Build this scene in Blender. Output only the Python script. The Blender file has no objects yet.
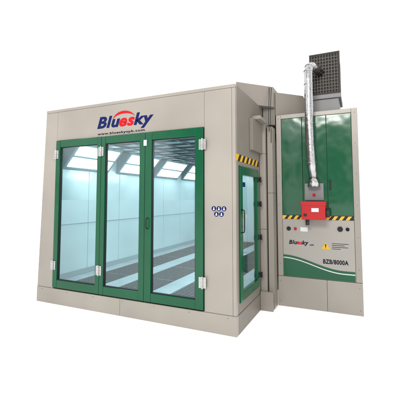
import bpy, bmesh, math, random
from mathutils import Vector, Matrix
random.seed(4)
S = bpy.context.scene
C = S.collection
R = math.radians

# ------------------------------------------------------------ materials
def mat(name, col, rough=.5, metal=0., var=.08, nscale=3., bump=0., emit=None, spec=.3, streak=0., bscale=2.2, bdist=.03):
    m = bpy.data.materials.new(name); m.use_nodes = True
    n = m.node_tree.nodes; l = m.node_tree.links
    b = n['Principled BSDF']
    b.inputs['Roughness'].default_value = rough
    b.inputs['Metallic'].default_value = metal
    b.inputs['Specular IOR Level'].default_value = spec
    tc = n.new('ShaderNodeTexCoord')
    no = n.new('ShaderNodeTexNoise'); no.inputs['Scale'].default_value = nscale; no.inputs['Detail'].default_value = 6
    l.new(tc.outputs['Object'], no.inputs['Vector'])
    mx = n.new('ShaderNodeMix'); mx.data_type = 'RGBA'
    mx.inputs[6].default_value = (*[max(0, c*(1-var)) for c in col], 1)
    mx.inputs[7].default_value = (*[min(1, c*(1+var)) for c in col], 1)
    l.new(no.outputs['Fac'], mx.inputs[0])
    out = mx.outputs[2]
    if streak:
        n3 = n.new('ShaderNodeTexNoise'); n3.inputs['Scale'].default_value = .7; n3.inputs['Detail'].default_value = 3
        cr = n.new('ShaderNodeMapRange'); cr.inputs[1].default_value = .35; cr.inputs[2].default_value = .7; cr.inputs[3].default_value = 1.; cr.inputs[4].default_value = 1-streak
        m2 = n.new('ShaderNodeMix'); m2.data_type = 'RGBA'; m2.blend_type = 'MULTIPLY'; m2.inputs[0].default_value = 1
        l.new(tc.outputs['Object'], n3.inputs['Vector']); l.new(n3.outputs['Fac'], cr.inputs[0])
        l.new(out, m2.inputs[6]); l.new(cr.outputs[0], m2.inputs[7]); out = m2.outputs[2]
    l.new(out, b.inputs['Base Color'])
    mr = n.new('ShaderNodeMapRange'); mr.inputs[3].default_value = rough*.8; mr.inputs[4].default_value = min(1, rough*1.2)
    l.new(no.outputs['Fac'], mr.inputs[0]); l.new(mr.outputs[0], b.inputs['Roughness'])
    if bump:
        n2 = n.new('ShaderNodeTexNoise'); n2.inputs['Scale'].default_value = bscale
        bp = n.new('ShaderNodeBump'); bp.inputs['Strength'].default_value = bump; bp.inputs['Distance'].default_value = bdist
        l.new(tc.outputs['Object'], n2.inputs['Vector']); l.new(n2.outputs['Fac'], bp.inputs['Height']); l.new(bp.outputs[0], b.inputs['Normal'])
    if emit:
        b.inputs['Emission Color'].default_value = (*emit[0], 1); b.inputs['Emission Strength'].default_value = emit[1]
    return m

M = {}
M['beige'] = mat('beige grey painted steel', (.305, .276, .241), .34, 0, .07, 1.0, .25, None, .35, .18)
M['beige_shaded'] = mat('beige grey painted steel with side shade', (.190, .169, .144), .45, 0, .10, 1.5, .25, None, .3, .16)  # same beige steel, shade of the side faces put into its colour
M['beige3'] = mat('beige grey light trim', (.245, .220, .190), .4, 0, .06, 1.5, .1)
M['pale'] = mat('pale grey painted steel', (.31, .290, .262), .4, 0, .05, 3, .1, None, .3, .06)
M['green'] = mat('green painted steel', (.0006, .070, .027), .18, 0, .22, 1.6, .2, None, .35)  # broad tone variation in the colour imitates uneven reflections
M['greenc'] = mat('green enamel of the cabinet', (.0004, .070, .026), .13, 0, .30, .9, .40, None, .6)  # large light and dark areas in the colour stand in for reflections
M['gap'] = mat('dark joint', (.015, .014, .013), .8, spec=.1)
M['inwall'] = mat('pale icy white panel', (.66, .79, .82), .12, 0, .05, 1.2, .2, None, .7, .12)
M['inseam'] = mat('grey panel joint', (.06, .09, .11), .6)
M['ceil'] = mat('filter cloth', (.46, .57, .60), .9, 0, .10, 12)
M['tbar'] = mat('grey ceiling bar', (.04, .06, .07), .5)
M['floorp'] = mat('steel floor plate', (.42, .49, .52), .25, .3, .25, 3, .2)
M['grate'] = mat('dark steel grating', (.032, .042, .048), .45, .5, .2, 8)
M['lamp'] = mat('lit lamp diffuser', (.9, .95, 1), .4, 0, 0, 3, 0, ((.92, .99, 1), 10.5))
M['lhouse'] = mat('lamp housing', (.24, .32, .35), .4, 0, .04)
M['white'] = mat('white enamel', (.55, .57, .57), .4, 0, .04)
M['steel'] = mat('bright steel', (.44, .44, .43), .32, .9, .12, 9)
M['galv'] = mat('crinkled galvanised flue steel', (.46, .46, .465), .2, 1, .22, 10, .6, bscale=16, bdist=.012)
M['zinc'] = mat('zinc sheet', (.17, .17, .17), .5, .3, .2, 5)
M['black'] = mat('black rubber', (.010, .010, .011), .5)
M['iron'] = mat('dark grey iron', (.035, .032, .03), .55, .3, .2, 10)
M['grille'] = mat('dusty grille steel', (.11, .10, .09), .6, .2, .3, 8)
M['yellow'] = mat('yellow tape', (.62, .36, .02), .5)
M['red'] = mat('red enamel', (.38, .012, .014), .3, 0, .12)
M['blue'] = mat('blue vinyl', (.004, .010, .080), .5, spec=.12)
M['redv'] = mat('red vinyl', (.48, .006, .012), .5, spec=.12)
M['navy'] = mat('dark vinyl', (.010, .010, .02), .5, spec=.12)
M['wvinyl'] = mat('white vinyl', (.5, .5, .5), .5)
M['ground'] = mat('white floor with added glow', (.95, .95, .95), .9, 0, .005, 1, spec=0, emit=((1, 1, 1), .3))  # emission added so the floor stays white and shadows wash out

g = bpy.data.materials.new('window glass'); g.use_nodes = True
n = g.node_tree.nodes; l = g.node_tree.links; n.clear()
o_ = n.new('ShaderNodeOutputMaterial'); tr = n.new('ShaderNodeBsdfTransparent'); gl = n.new('ShaderNodeBsdfGlossy')
tr.inputs[0].default_value = (.875, .965, .975, 1); gl.inputs['Roughness'].default_value = .01; gl.inputs[0].default_value = (.88, .97, 1, 1)
lw = n.new('ShaderNodeLayerWeight'); lw.inputs[0].default_value = .5
pw = n.new('ShaderNodeMath'); pw.operation = 'POWER'; pw.inputs[1].default_value = 5
ma = n.new('ShaderNodeMath'); ma.operation = 'MULTIPLY_ADD'; ma.inputs[1].default_value = .9; ma.inputs[2].default_value = .055
mx = n.new('ShaderNodeMixShader')
l.new(lw.outputs['Facing'], pw.inputs[0]); l.new(pw.outputs[0], ma.inputs[0])
l.new(ma.outputs[0], mx.inputs[0]); l.new(tr.outputs[0], mx.inputs[1]); l.new(gl.outputs[0], mx.inputs[2]); l.new(mx.outputs[0], o_.inputs[0])
M['glass'] = g

# ------------------------------------------------------------ helpers
def bx(bm, x0, x1, y0, y1, z0, z1, mi=0):
    v = [bm.verts.new(p) for p in ((x0,y0,z0),(x1,y0,z0),(x1,y1,z0),(x0,y1,z0),(x0,y0,z1),(x1,y0,z1),(x1,y1,z1),(x0,y1,z1))]
    for f in ((3,2,1,0),(4,5,6,7),(0,1,5,4),(1,2,6,5),(2,3,7,6),(3,0,4,7)):
        bm.faces.new([v[i] for i in f]).material_index = mi
def prism(bm, pts, z0, z1, mi=0):
    a = [bm.verts.new((x, y, z0)) for x, y in pts]; b = [bm.verts.new((x, y, z1)) for x, y in pts]
    bm.faces.new(a[::-1]).material_index = mi; bm.faces.new(b).material_index = mi
    for i in range(len(pts)):
        j = (i+1) % len(pts); bm.faces.new((a[i], a[j], b[j], b[i])).material_index = mi
def slab(bm, pts, y0, y1, mi=0):
    a = [bm.verts.new((x, y0, z)) for x, z in pts]; b = [bm.verts.new((x, y1, z)) for x, z in pts]
    bm.faces.new(a).material_index = mi; bm.faces.new(b[::-1]).material_index = mi
    for i in range(len(pts)):
        j = (i+1) % len(pts); bm.faces.new((a[j], a[i], b[i], b[j])).material_index = mi
def cyl(bm, p, q, r, seg=20, r2=None, mi=0):
    p = Vector(p); q = Vector(q); d = (q-p); rot = d.to_track_quat('Z', 'Y').to_matrix()
    r2 = r if r2 is None else r2
    a = []; b = []
    for i in range(seg):
        t = 2*math.pi*i/seg; e = rot @ Vector((math.cos(t), math.sin(t), 0))
        a.append(bm.verts.new(p+e*r)); b.append(bm.verts.new(q+e*r2))
    bm.faces.new(a[::-1]).material_index = mi; bm.faces.new(b).material_index = mi
    for i in range(seg):
        j = (i+1) % seg; f = bm.faces.new((a[i], a[j], b[j], b[i])); f.smooth = True; f.material_index = mi
def tube(bm, pts, r, seg=12):
    pts = [Vector(p) for p in pts]; rings = []
    up = None
    for i, p in enumerate(pts):
        d = (pts[min(i+1, len(pts)-1)] - pts[max(i-1, 0)]).normalized()
        if up is None: up = d.orthogonal().normalized()
        up = (up - d*up.dot(d)).normalized(); s = d.cross(up)
        rings.append([bm.verts.new(p + (up*math.cos(2*math.pi*k/seg)+s*math.sin(2*math.pi*k/seg))*r) for k in range(seg)])
    for A, B in zip(rings, rings[1:]):
        for k in range(seg):
            f = bm.faces.new((A[k], A[(k+1) % seg], B[(k+1) % seg], B[k])); f.smooth = True
    bm.faces.new(rings[0][::-1]); bm.faces.new(rings[-1])
def smoothpath(pts, n=8):
    P = [Vector(p) for p in pts]; P = [P[0]*2-P[1]] + P + [P[-1]*2-P[-2]]; out = []
    for i in range(1, len(P)-2):
        a, b, c, d = P[i-1:i+3]
        for k in range(n):
            t = k/n
            out.append(.5*((2*b)+(c-a)*t+(2*a-5*b+4*c-d)*t*t+(3*b-a-3*c+d)*t**3))
    out.append(P[-2]); return out
def obj(name, bm, mats, parent=None, bevel=0, seg=2, label=None):
    bmesh.ops.recalc_face_normals(bm, faces=bm.faces)
    me = bpy.data.meshes.new(name); bm.to_mesh(me); bm.free()
    for m in (mats if isinstance(mats, (list, tuple)) else [mats]): me.materials.append(M[m])
    o = bpy.data.objects.new(name, me); C.objects.link(o)
    if parent: o.parent = parent
    if bevel:
        b = o.modifiers.new('bevel', 'BEVEL'); b.width = bevel; b.segments = seg; b.limit_method = 'ANGLE'; b.angle_limit = R(50)
    if label: o['label'] = label
    return o
def boxes(name, lst, m, parent=None, bevel=.003, label=None):
    bm = bmesh.new()
    for b in lst: bx(bm, *b)
    return obj(name, bm, m, parent, bevel, label=label)
def thing(name, label, cat, group=None):
    o = bpy.data.objects.new(name, None); o.empty_display_size = .2; C.objects.link(o); o['label'] = label; o['category'] = cat
    if group: o['group'] = group
    return o
def text_mesh(body, size, offset=0., shear=0., spacing=1.):
    c = bpy.data.curves.new('t', 'FONT'); c.body = body; c.size = size; c.offset = offset; c.shear = shear; c.space_character = spacing
    c.extrude = .0012; c.resolution_u = 4
    o = bpy.data.objects.new('t', c); C.objects.link(o)
    dg = bpy.context.evaluated_depsgraph_get(); dg.update()
    me = bpy.data.meshes.new_from_object(o.evaluated_get(dg)); bpy.data.objects.remove(o); bpy.data.curves.remove(c)
    return me
def lettering(name, segs, x0, x1, z0, z1, y, parent, offset=0., shear=0., spacing=1., gapx=.045):
    meshes = []; cur = 0
    for s, mname in segs:
        me = text_mesh(s, 1., offset, shear, spacing); xs = [v.co.x for v in me.vertices]
        dx = cur - min(xs)
        for v in me.vertices: v.co.x += dx
        cur = cur + max(xs)-min(xs) + gapx
        meshes.append((me, mname))
    allv = [v.co for me, _ in meshes for v in me.vertices]
    a, b = min(v.x for v in allv), max(v.x for v in allv); c, d = min(v.y for v in allv), max(v.y for v in allv)
    for me, mname in meshes:
        for v in me.vertices:
            X = x0 + (v.co.x-a)/(b-a)*(x1-x0); Z = z0 + (v.co.y-c)/(d-c)*(z1-z0)
            v.co = Vector((X, y - .0012 - v.co.z, Z))
        me.materials.append(M[mname]); me.name = name
        o = bpy.data.objects.new(name, me); C.objects.link(o); o.parent = parent
def hazard(name, x0, x1, z0, z1, y, parent, n_, m4=None):
    bm = bmesh.new(); h = z1-z0; w = (x1-x0)/n_
    for i in range(n_):
        a = x0+i*w; mi = i % 2
        sh = min(h, w)*.9
        pts = [(a if i == 0 else a-sh/2, z0), (a+w if i == n_-1 else a+w-sh/2, z0), (a+w if i == n_-1 else a+w+sh/2, z1), (a if i == 0 else a+sh/2, z1)]
        slab(bm, pts, y-.003, y, mi)
    if m4: bmesh.ops.transform(bm, matrix=m4, verts=bm.verts)
    return obj(name, bm, ['yellow', 'black'], parent)
SIDE = Matrix(((0,-1,0,0),(1,0,0,0),(0,0,1,0),(0,0,0,1)))
_bolt = {}
def bolt(name, x, y, z, r, parent):
    if r not in _bolt:
        bm = bmesh.new(); cyl(bm, (0, 0, 0), (0, -.005, 0), r, 10, r*.7); bmesh.ops.recalc_face_normals(bm, faces=bm.faces)
        me = bpy.data.meshes.new(name); bm.to_mesh(me); bm.free(); me.materials.append(M['zinc']); _bolt[r] = me
    o = bpy.data.objects.new(name, _bolt[r]); C.objects.link(o); o.location = (x, y, z); o.parent = parent

# ------------------------------------------------------------ ground
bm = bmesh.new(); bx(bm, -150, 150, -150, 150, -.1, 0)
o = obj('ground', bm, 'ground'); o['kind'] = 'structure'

# ------------------------------------------------------------ spray booth
B = thing('spray_booth', 'large beige spray booth with three green framed glass door leaves and lit interior', 'spray booth')
W = -3.725; H = 3.40; L = 6.95; LEAN = .10
XS = [-3.337, -2.31, -1.45, -.470]
bm = bmesh.new()
slab(bm, [(W, .262), (XS[0]-.006, .262), (XS[0]-.006, H-.05), (W+LEAN, H-.05)], 0, .07)
for b in [(XS[3]+.006, -.052, 0, .07, .262, H-.05), (-.049, 0, 0, .07, .262, H-.05),
    (XS[0]-.003, XS[3]+.003, 0, .07, 2.836, H-.05), (W+LEAN, 0, -.003, .07, H-.047, H)]: bx(bm, *b)
obj('front_wall', bm, 'beige', B, .003)
boxes('base_skirt', [(W, -1.902, -.008, .07, 0, .259), (-1.898, .005, -.008, .07, 0, .259)], 'beige', B, .003)
boxes('joint_backing', [(W+.13, -3.345, .02, .065, .02, H-.02), (-.46, -.01, .02, .065, .02, H-.02), (-3.34, -.5, .02, .065, .02, .27), (-3.34, -.5, .02, .065, 2.85, H-.02)], 'gap', B, 0)
D0, D1, DZ0, DZ1 = .13, 1.13, .40, 2.27
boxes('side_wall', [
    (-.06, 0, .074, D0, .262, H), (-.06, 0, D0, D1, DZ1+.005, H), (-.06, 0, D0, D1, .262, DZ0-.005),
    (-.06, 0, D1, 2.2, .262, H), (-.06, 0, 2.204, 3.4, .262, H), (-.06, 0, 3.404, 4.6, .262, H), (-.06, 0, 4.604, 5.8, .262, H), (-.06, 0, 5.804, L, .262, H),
    (-.06, .006, .074, L, 0, .257)], 'beige_shaded', B, .004)
bm = bmesh.new(); slab(bm, [(W, 0), (W+.118, 0), (W+.118, H), (W+LEAN, H)], .074, L); obj('far_side_wall', bm, 'beige_shaded', B)
boxes('rear_wall', [(W+LEAN, 0, L, L+.06, 0, H)], 'beige_shaded', B, .003)
boxes('roof', [(W+.12, -.06, .07, L, 3.34, 3.39)], 'beige_shaded', B, .003)

XI, XR = W+.120, -.062
lst = []
k = .08
while k < L-.1:
    e = min(k+.988, L-.06); lst.append((XI, XI+.02, k, e, .30, 2.85))
    if e > 1.3: lst.append((XR-.02, XR, max(k, 1.25), e, .30, 2.85))
    k += 1.0
boxes('inner_wall', lst + [(XI+.02, XR-.02, L-.03, L-.005, .30, 2.85), (XR-.02, XR, .08, .12, .3, 2.85), (XR-.02, XR, .12, 1.25, 2.30, 2.85)], 'inwall', B, .003)
boxes('panel_joint', [(XI+.002, XI+.012, .08, L-.03, .30, 2.85)], 'inseam', B, 0)
boxes('panel_joint', [(XR-.012, XR-.002, 1.3, L-.03, .30, 2.85)], 'inseam', B, 0)
boxes('wall_rail', [(XI+.02, XI+.045, .1, L-.05, .30, .40)], 'lhouse', B, .003)
boxes('wall_rail', [(XI+.02, XI+.03, .1, L-.05, 1.30, 1.315)], 'lhouse', B, .002)
boxes('ceiling', [(XI, XR, .075, L-.005, 2.86, 2.90)], 'ceil', B, 0)
lst = []
y = .5
while y < L: lst.append((XI+.3, XR-.3, y-.016, y+.016, 2.825, 2.858)); y += .42
for i in range(7):
    x = XI+.35+i*(XR-XI-.7)/6; lst.append((x-.016, x+.016, .1, L-.03, 2.822, 2.855))
boxes('ceiling_grid', lst, 'tbar', B, 0)
boxes('booth_floor', [(XI, XR, .075, L-.005, .22, .262)], 'gap', B, 0)
gr = [(-3.28, -2.62), (-2.28, -1.60), (-1.26, -.58)]
edges = [XI+.02] + [v for p in gr for v in p] + [XR-.02]
boxes('floor_plate', [(edges[i], edges[i+1], .08, L-.04, .264, .298) for i in range(0, len(edges), 2)], 'floorp', B, .002)
for a, b in gr:
    bm = bmesh.new(); y = .09
    while y < L-.06:
        bx(bm, a+.012, b-.012, y, y+.014, .264, .294); y += .085
    for i in range(9):
        x = a+.012+i*(b-a-.034)/8; bx(bm, x, x+.012, .085, L-.05, .264, .290)
    for yy in (.08, 1.2, 2.3, 3.4, 4.5, 5.6, 6.8): bx(bm, a+.004, b-.004, yy-.025, yy+.025, .264, .297)
    obj('floor_grating', bm, 'grate', B)
def light_box(side, y0, y1):
    bm = bmesh.new()
    if side < 0: P = [(XI+.021, 2.36), (XI+.46, 2.855), (XI+.021, 2.855)]
    else: P = [(XR-.021, 2.36), (XR-.021, 2.855), (XR-.46, 2.855)]
    slab(bm, P, y0, y1)
    o = obj('ceiling_lamp', bm, 'lhouse', B, .003)
    a, b = Vector((P[0][0], 0, P[0][1])), Vector((P[1][0] if side < 0 else P[2][0], 0, 2.855))
    d = (b-a).normalized(); nrm = Vector((d.z, 0, -d.x)) if side < 0 else Vector((-d.z, 0, d.x))
    if side > 0 and nrm.x > 0: nrm = -nrm
    if side < 0 and nrm.x < 0: nrm = -nrm
    for t0, t1 in ((.12, .46), (.54, .88)):
        bm = bmesh.new()
        p = a + (b-a)*t0 + nrm*.006; q = a+(b-a)*t1 + nrm*.006
        vs = [bm.verts.new((p.x, y0+.07, p.z)), bm.verts.new((p.x, y1-.07, p.z)), bm.verts.new((q.x, y1-.07, q.z)), bm.verts.new((q.x, y0+.07, q.z))]
        bm.faces.new(vs); obj('diffuser', bm, 'lamp', o)
for y0 in (.35, 1.95, 3.55, 5.15):
    light_box(-1, y0, y0+1.3); light_box(1, y0, y0+1.3)

def leaf(x0, x1, lab, sl=.105, sr=.105):
    b0, t1 = .285, 2.828
    t = boxes('door', [(x0+.003, x0+sl, -.03, .045, b0, t1), (x1-sr, x1-.003, -.03, .045, b0, t1),
                       (x0+sl+.001, x1-sr-.001, -.028, .045, b0, b0+.13), (x0+sl+.001, x1-sr-.001, -.028, .045, t1-.12, t1)], 'green', B, .005, lab)
    boxes('glass', [(x0+sl-.005, x1-sr+.005, .005, .011, b0+.12, t1-.11)], 'glass', t, 0)
    gk = .012; xa, xb, za, zb = x0+sl+.001, x1-sr-.001, b0+.131, t1-.121
    boxes('gasket', [(xa, xa+gk, -.012, .02, za, zb), (xb-gk, xb, -.012, .02, za, zb),
                     (xa+gk+.001, xb-gk-.001, -.012, .02, za, za+gk), (xa+gk+.001, xb-gk-.001, -.012, .02, zb-gk, zb)], 'black', t, 0)
    return t
labs = ['left green framed glass leaf', 'middle green framed glass leaf', 'right green framed glass leaf']
doors = [leaf(XS[0], XS[1], labs[0], .10, .085), leaf(XS[1], XS[2], labs[1], .085, .10), leaf(XS[2], XS[3], labs[2], .12, .125)]
def hinge(x, z, parent):
    bm = bmesh.new()
    bx(bm, x-.055, x-.012, -.042, -.0305, z-.075, z+.075); bx(bm, x+.012, x+.055, -.042, -.0305, z-.075, z+.075)
    cyl(bm, (x, -.046, z-.085), (x, -.046, z+.085), .013, 12)
    for dx in (-.034, .034):
        for dz in (-.05, 0, .05): cyl(bm, (x+dx, -.042, z+dz), (x+dx, -.047, z+dz), .008, 8)
    obj('hinge', bm, 'steel', parent, .002)
for z in (2.58, .66):
    hinge(XS[0]+.02, z, doors[0]); hinge(XS[1], z, doors[1]); hinge(XS[3]-.01, z, doors[2])
bm = bmesh.new()
tube(bm, smoothpath([(XS[2]+.06, -.028, 1.36), (XS[2]+.06, -.07, 1.375), (XS[2]+.06, -.075, 1.44), (XS[2]+.06, -.07, 1.505), (XS[2]+.06, -.028, 1.52)], 5), .008)
obj('handle', bm, 'black', doors[2])
boxes('latch', [(XS[2]-.02, XS[2]+.035, -.045, -.0305, 2.62, 2.71)], 'white', doors[2], .004)

t = boxes('side_door', [(-.045, .02, D0+.004, D0+.12, DZ0, DZ1), (-.045, .02, D1-.12, D1-.004, DZ0, DZ1),
                        (-.045, .018, D0+.121, D1-.121, DZ0, DZ0+.12), (-.045, .018, D0+.121, D1-.121, DZ1-.12, DZ1)], 'green', B, .005, 'green framed glass side door')
boxes('glass', [(-.012, -.006, D0+.115, D1-.115, DZ0+.11, DZ1-.11)], 'glass', t, 0)
for z in (2.12, 1.72, 1.18, .58):
    bm = bmesh.new(); bx(bm, .0205, .035, D1-.13, D1+.06, z-.03, z+.03); cyl(bm, (.045, D1, z-.045), (.045, D1, z+.045), .014, 12)
    obj('hinge', bm, 'black', t, .003)
bm = bmesh.new(); tube(bm, [(.021, D0+.06, 1.34), (.055, D0+.06, 1.35), (.06, D0+.06, 1.40), (.06, D0+.06, 1.60), (.055, D0+.06, 1.65), (.021, D0+.06, 1.66)], .009)
obj('handle', bm, 'black', t)
boxes('label_sticker', [(-.0055, -.004, .30, .44, 1.98, 2.05)], 'blue', t, 0)
hazard('hazard_tape', .02, 1.18, 2.335, 2.43, -.001, B, 12, SIDE)

# stepped beige panels running back to the cabinet
boxes('stepped_panel', [(.001, .055, .66, 1.225, 2.56, 3.06)], 'beige_shaded', B, .004)
boxes('ledge', [(.001, .14, .80, 1.225, 3.064, 3.12)], 'beige3', B, .004)
boxes('service_column', [(.004, .100, 1.23, 1.545, .0, 1.30), (.004, .100, 1.23, 1.545, 1.304, 2.56), (.004, .100, 1.23, 1.545, 2.564, 3.10)], 'beige', B, .004)
boxes('joint_backing', [(.102, .116, 1.33, 1.54, 0, 3.0)], 'gap', B, 0)
boxes('service_column', [(.118, .206, 1.31, 1.545, .0, 1.90), (.118, .206, 1.31, 1.545, 1.904, 3.03)], 'beige3', B, .004)
boxes('base_block', [(.008, .212, 1.17, 1.227, .0, .30)], 'beige3', B, .004)

lettering('logo_lettering', [('Blu', 'blue'), ('es', 'redv'), ('ky', 'blue')], -2.43, -1.32, 2.910, 3.165, -.0005, B, .038, .25, 1.10, -.06)
bm = bmesh.new()
N = 24; outp = []; inn = []
for i in range(N+1):
    a = R(22 + 150*i/N); th = .042*math.sin(math.pi*i/N)
    cx, cz = -1.88, 3.055
    outp.append((cx+.23*math.cos(a), cz+.02+.105*math.sin(a)+th)); inn.append((cx+.23*math.cos(a), cz+.02+.105*math.sin(a)))
slab(bm, outp+inn[::-1][1:-1], -.0062, -.0035)
obj('logo_swoosh', bm, 'redv', B)
lettering('web_address', [('www.blueskyspb.com', 'navy')], -2.42, -1.48, 2.850, 2.898, -.0005, B, .03, 0, 1.15)
for i, (cx, cz) in enumerate(((-.320, 1.675), (-.245, 1.675), (-.170, 1.675), (-.283, 1.600), (-.208, 1.600))):
    bm = bmesh.new(); cyl(bm, (cx, -.0005, cz), (cx, -.003, cz), .034, 28)
    o = obj('safety_symbol', bm, 'blue', B)
    bm = bmesh.new()
    cyl(bm, (cx, -.0031, cz+.012), (cx, -.0045, cz+.012), .009, 14)
    slab(bm, [(cx-.016, cz-.020), (cx+.016, cz-.020), (cx+.009, cz+.002), (cx-.009, cz+.002)], -.0043, -.0031)
    obj('pictogram', bm, 'wvinyl', o)
for i in range(7): bolt('rivet', -3.6+i*.58, -.008, .225, .007, B)

# ------------------------------------------------------------ air duct
A = thing('air_duct', 'beige boxed air duct joining the top of the spray booth to the green cabinet', 'air duct')
bm = bmesh.new()
prism(bm, [(-.30, .92), (.205, 1.46), (.205, 3.4), (-.30, 3.4)], 3.402, 3.76); obj('duct_box', bm, 'beige3', A, .006)
bm = bmesh.new()
prism(bm, [(.209, 1.58), (.63, 2.02), (.63, 3.4), (.209, 3.4)], 3.275, 3.70); obj('duct_box', bm, 'beige3', A, .006)
bm = bmesh.new()
prism(bm, [(.012, 1.47), (.205, 1.555), (.205, 3.4), (.012, 3.4)], 3.104, 3.40); obj('duct_riser', bm, 'beige_shaded', A, .005)
for k, (dx, zz) in enumerate(((.02, 2.75), (-.01, 2.95))):
    x = .17+dx
    bm = bmesh.new()
    tube(bm, smoothpath([(x-.01, 1.40+dx, 3.74), (x, 1.30, 3.42), (x-.006, 1.29, 3.1), (x+.003, 1.295, 2.98), (x, 1.297, zz)], 6), .005, 8)
    obj('cable', bm, 'black', A)

# ------------------------------------------------------------ heating cabinet
K = thing('air_heating_cabinet', 'tall green and beige heating cabinet with flue pipe and red burner', 'cabinet')
x0, x1, yf, hz = .22, 1.525, 1.56, 3.27
boxes('casing', [(x0, x1, yf+.022, 4.0, 0, hz)], 'beige_shaded', K, .004)
boxes('frame', [(x0, .305, yf, yf+.021, .50, hz), (1.432, x1, yf, yf+.021, .50, hz), (.306, 1.431, yf, yf+.021, 3.20, hz),
                (.306, 1.431, yf, yf+.021, 1.465, 1.525)], 'beige', K, .004)
boxes('plinth', [(x0, 1.0, yf-.008, yf+.021, 0, .495), (1.004, x1, yf-.008, yf+.021, 0, .495)], 'beige', K, .004)
boxes('gap_backing', [(.30, 1.44, yf+.012, yf+.0215, .49, 3.21)], 'gap', K, 0)
for a, b in ((.309, .655), (.659, 1.045), (1.049, 1.428)):
    boxes('green_panel', [(a, b, yf+.003, yf+.019, 1.529, 3.196)], 'greenc', K, .005)
boxes('control_panel', [(.309, 1.428, yf+.002, yf+.019, .50, 1.461)], 'pale', K, .004)
hazard('hazard_tape', .309, 1.428, 1.462, 1.524, yf-.0005, K, 22)
bm = bmesh.new(); top = []
for i in range(21):
    u = i/20; top.append((.315+u*1.107, .86-.20*(1-math.cos(math.pi*min(1, u*1.15)))/2))
slab(bm, [(.315, .505), (1.422, .505)]+top[::-1], yf-.001, yf+.002); obj('green_wave', bm, 'green', K)
bm = bmesh.new(); slab(bm, [(x, z-.055) for x, z in top]+[(x, z-.038) for x, z in top[::-1]], yf-.003, yf-.001); obj('white_wave', bm, 'wvinyl', K)
lettering('logo_lettering', [('Blu', 'navy'), ('es', 'redv'), ('ky', 'navy')], .41, .73, 1.02, 1.11, yf+.0015, K, .035, .2, 1.10, -.05)
lettering('small_lettering', [('.com', 'navy')], .74, .81, 1.03, 1.055, yf+.0015, K, .02, 0)
lettering('model_lettering', [('BZB/8000A', 'navy')], .95, 1.33, .755, .828, yf+.0015, K, .034, 0, 1.08)
tri = bmesh.new(); slab(tri, [(.93, .99), (1.06, .99), (.995, 1.10)], yf-.001, yf+.002); tri = obj('warning_triangle', tri, 'yellow', K)
bm = bmesh.new(); slab(bm, [(.988, 1.025), (1.002, 1.025), (1.005, 1.07), (.985, 1.07)], yf-.003, yf-.001)
slab(bm, [(.988, 1.005), (1.002, 1.005), (1.002, 1.017), (.988, 1.017)], yf-.003, yf-.001); obj('exclamation_mark', bm, 'black', tri)
for i in range(4): boxes('caption_line', [(1.09, (1.34, 1.28, 1.33, 1.22)[i], yf, yf+.002, 1.08-i*.028, 1.088-i*.028)], 'navy', K, 0)
def dial(x, z, r, m):
    bm = bmesh.new(); cyl(bm, (x, yf+.002, z), (x, yf-.012, z), r, 28); cyl(bm, (x, yf-.012, z), (x, yf-.03, z), r*.5, 20); bx(bm, x-.004, x+.004, yf-.034, yf-.03, z-r*.45, z+r*.45)
    obj('dial', bm, m, K, .001)
dial(.41, 1.30, .035, 'black'); dial(.52, 1.30, .025, 'red'); dial(1.22, 1.32, .042, 'black'); dial(1.33, 1.32, .028, 'navy')
boxes('small_plate', [(.60, .72, yf-.002, yf+.002, 1.26, 1.33)], 'white', K, .001)
boxes('cabinet_handle', [(1.08, 1.10, yf-.03, yf+.003, 1.95, 2.12)], 'black', K, .004)
for z in [.08, .42]+[.7+.5*i for i in range(6)]:
    for x in (.262, 1.48): bolt('bolt', x, yf-.008 if z < .5 else yf, z, .007, K)

bt = boxes('burner', [(.665, 1.025, 1.27, 1.545, 1.475, 1.755)], 'red', K, .010)
boxes('burner_lid', [(.655, 1.035, 1.262, 1.45, 1.70, 1.765)], 'red', bt, .008)
bm = bmesh.new(); cyl(bm, (1.026, 1.42, 1.58), (1.08, 1.42, 1.58), .07, 24); obj('motor', bm, 'iron', bt, .004)
bm = bmesh.new(); cyl(bm, (.74, 1.40, 1.474), (.74, 1.40, 1.38), .03, 16); obj('gas_pipe', bm, 'iron', bt, .002)
boxes('nameplate', [(.82, .93, 1.265, 1.2695, 1.60, 1.66)], 'white', bt, 0)
boxes('panel_switch', [(.70, .75, 1.262, 1.2695, 1.53, 1.57)], 'black', bt, 0)
bm = bmesh.new(); bx(bm, .69, .99, 1.51, 1.562, 1.78, 2.06); obj('flue_flange', bm, 'zinc', K, .006)
bm = bmesh.new(); cyl(bm, (.84, 1.51, 1.87), (.84, 1.49, 1.87), .025, 16); obj('red_indicator', bm, 'redv', K)

P = [Vector(p) for p in ((.845, 1.46, 2.08), (.82, 1.42, 2.40), (.805, 1.42, 2.72), (.80, 1.42, 3.05), (.80, 1.42, 3.38), (.80, 1.42, 3.71), (.80, 1.42, 3.93), (.812, 1.45, 4.00), (.845, 1.53, 4.045), (.885, 1.64, 4.055), (.95, 1.94, 4.055))]
bm = bmesh.new(); tube(bm, P, .070, 28)
fl = obj('flue_pipe', bm, 'galv', K)
for i in (1, 3, 5, 6, 7, 8):
    d = (P[i+1]-P[i-1]).normalized(); hw = .008 if i < 6 else .005
    bm = bmesh.new(); cyl(bm, P[i]-d*hw, P[i]+d*hw, .075, 28); obj('pipe_collar', bm, 'steel', fl)
bm = bmesh.new(); cyl(bm, (.845, 1.45, 2.0), (.843, 1.45, 2.14), .10, 28, .076); obj('pipe_cowl', bm, 'galv', fl)
boxes('pipe_bracket', [(.785, .815, 1.49, yf+.003, 2.90, 2.94)], 'steel', fl, 0)

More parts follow.
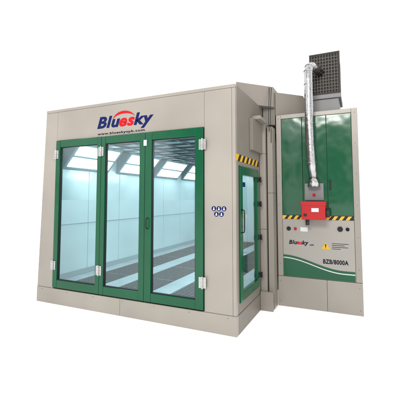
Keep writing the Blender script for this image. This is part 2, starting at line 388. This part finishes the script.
E0, E1, EZ0, EZ1 = .78, 1.26, 3.64, 4.38
tw = boxes('exhaust_box', [(E0, E1, 1.93, 2.62, EZ0, EZ1)], 'iron', K, .006)
bm = bmesh.new()
for i in range(10):
    x = E0+.02+i*(E1-E0-.052)/9; bx(bm, x, x+.011, 1.895, 1.929, EZ0+.01, EZ1-.01)
for i in range(13):
    z = EZ0+.015+i*(EZ1-EZ0-.04)/12; bx(bm, E0+.005, E1-.005, 1.903, 1.927, z, z+.011)
obj('exhaust_grille', bm, 'grille', tw)
boxes('exhaust_frame', [(E0-.015, E0+.012, 1.885, 1.93, EZ0, EZ1+.01), (E1-.012, E1+.015, 1.885, 1.93, EZ0, EZ1+.01), (E0+.0125, E1-.0125, 1.885, 1.93, EZ1-.016, EZ1+.01), (E0+.0125, E1-.0125, 1.885, 1.93, EZ0, EZ0+.026)], 'iron', tw, .002)
boxes('exhaust_duct', [(E0+.02, E1-.02, 1.90, 2.60, hz+.002, EZ0-.082)], 'zinc', K, .006)
boxes('exhaust_flange', [(E0-.02, E1+.02, 1.87, 2.64, EZ0-.08, EZ0-.003)], 'zinc', K, .006)

# ------------------------------------------------------------ camera, light
cam = bpy.data.cameras.new('camera'); co = bpy.data.objects.new('camera', cam); C.objects.link(co)
cam.sensor_width = 36; cam.lens = 30.5; cam.clip_end = 500; cam.shift_y = -.0675
co.location = (1.496, -4.361, 1.84); co.rotation_euler = (R(94), 0, R(24.95)); S.camera = co
# world: plain white ahead; hall-like noise added behind the camera for uneven reflections
w = bpy.data.worlds.new('World'); S.world = w; w.use_nodes = True
n = w.node_tree.nodes; l = w.node_tree.links
bg = n['Background']; bg.inputs[0].default_value = (1, 1, 1, 1)
tc = n.new('ShaderNodeTexCoord'); sp = n.new('ShaderNodeSeparateXYZ'); l.new(tc.outputs['Generated'], sp.inputs[0])
mask = n.new('ShaderNodeMapRange'); mask.interpolation_type = 'SMOOTHSTEP'
mask.inputs[1].default_value = .0; mask.inputs[2].default_value = -.35; mask.inputs[3].default_value = 0; mask.inputs[4].default_value = 1
l.new(sp.outputs[1], mask.inputs[0])
mp = n.new('ShaderNodeMapping'); mp.inputs['Scale'].default_value = (5.5, 1.2, 2.2); l.new(tc.outputs['Generated'], mp.inputs[0])
no = n.new('ShaderNodeTexNoise'); no.inputs['Scale'].default_value = 1.3; no.inputs['Detail'].default_value = 3; l.new(mp.outputs[0], no.inputs['Vector'])
hr = n.new('ShaderNodeMapRange'); hr.interpolation_type = 'SMOOTHSTEP'
hr.inputs[1].default_value = .40; hr.inputs[2].default_value = .60; hr.inputs[3].default_value = .25; hr.inputs[4].default_value = 2.0
l.new(no.outputs['Fac'], hr.inputs[0])
mxw = n.new('ShaderNodeMix'); mxw.data_type = 'FLOAT'; mxw.inputs[2].default_value = 1.45
l.new(mask.outputs[0], mxw.inputs[0]); l.new(hr.outputs[0], mxw.inputs[3]); l.new(mxw.outputs[0], bg.inputs[1])
ld = bpy.data.lights.new('added_fill_light', 'AREA'); ld.shape = 'RECTANGLE'; ld.size = 3; ld.size_y = 2; ld.energy = 620; ld.color = (1, .98, .95)  # added area lamp, unseen, lifts the front faces and floor
lo = bpy.data.objects.new('added_fill_light', ld); C.objects.link(lo); lo.location = (.5, -9, 6.5)
lo.rotation_euler = (Vector((-.6, 1, 1.2))-Vector(lo.location)).to_track_quat('-Z', 'Y').to_euler()
S.view_settings.view_transform = 'Standard'; S.view_settings.look = 'None'; S.view_settings.exposure = 0
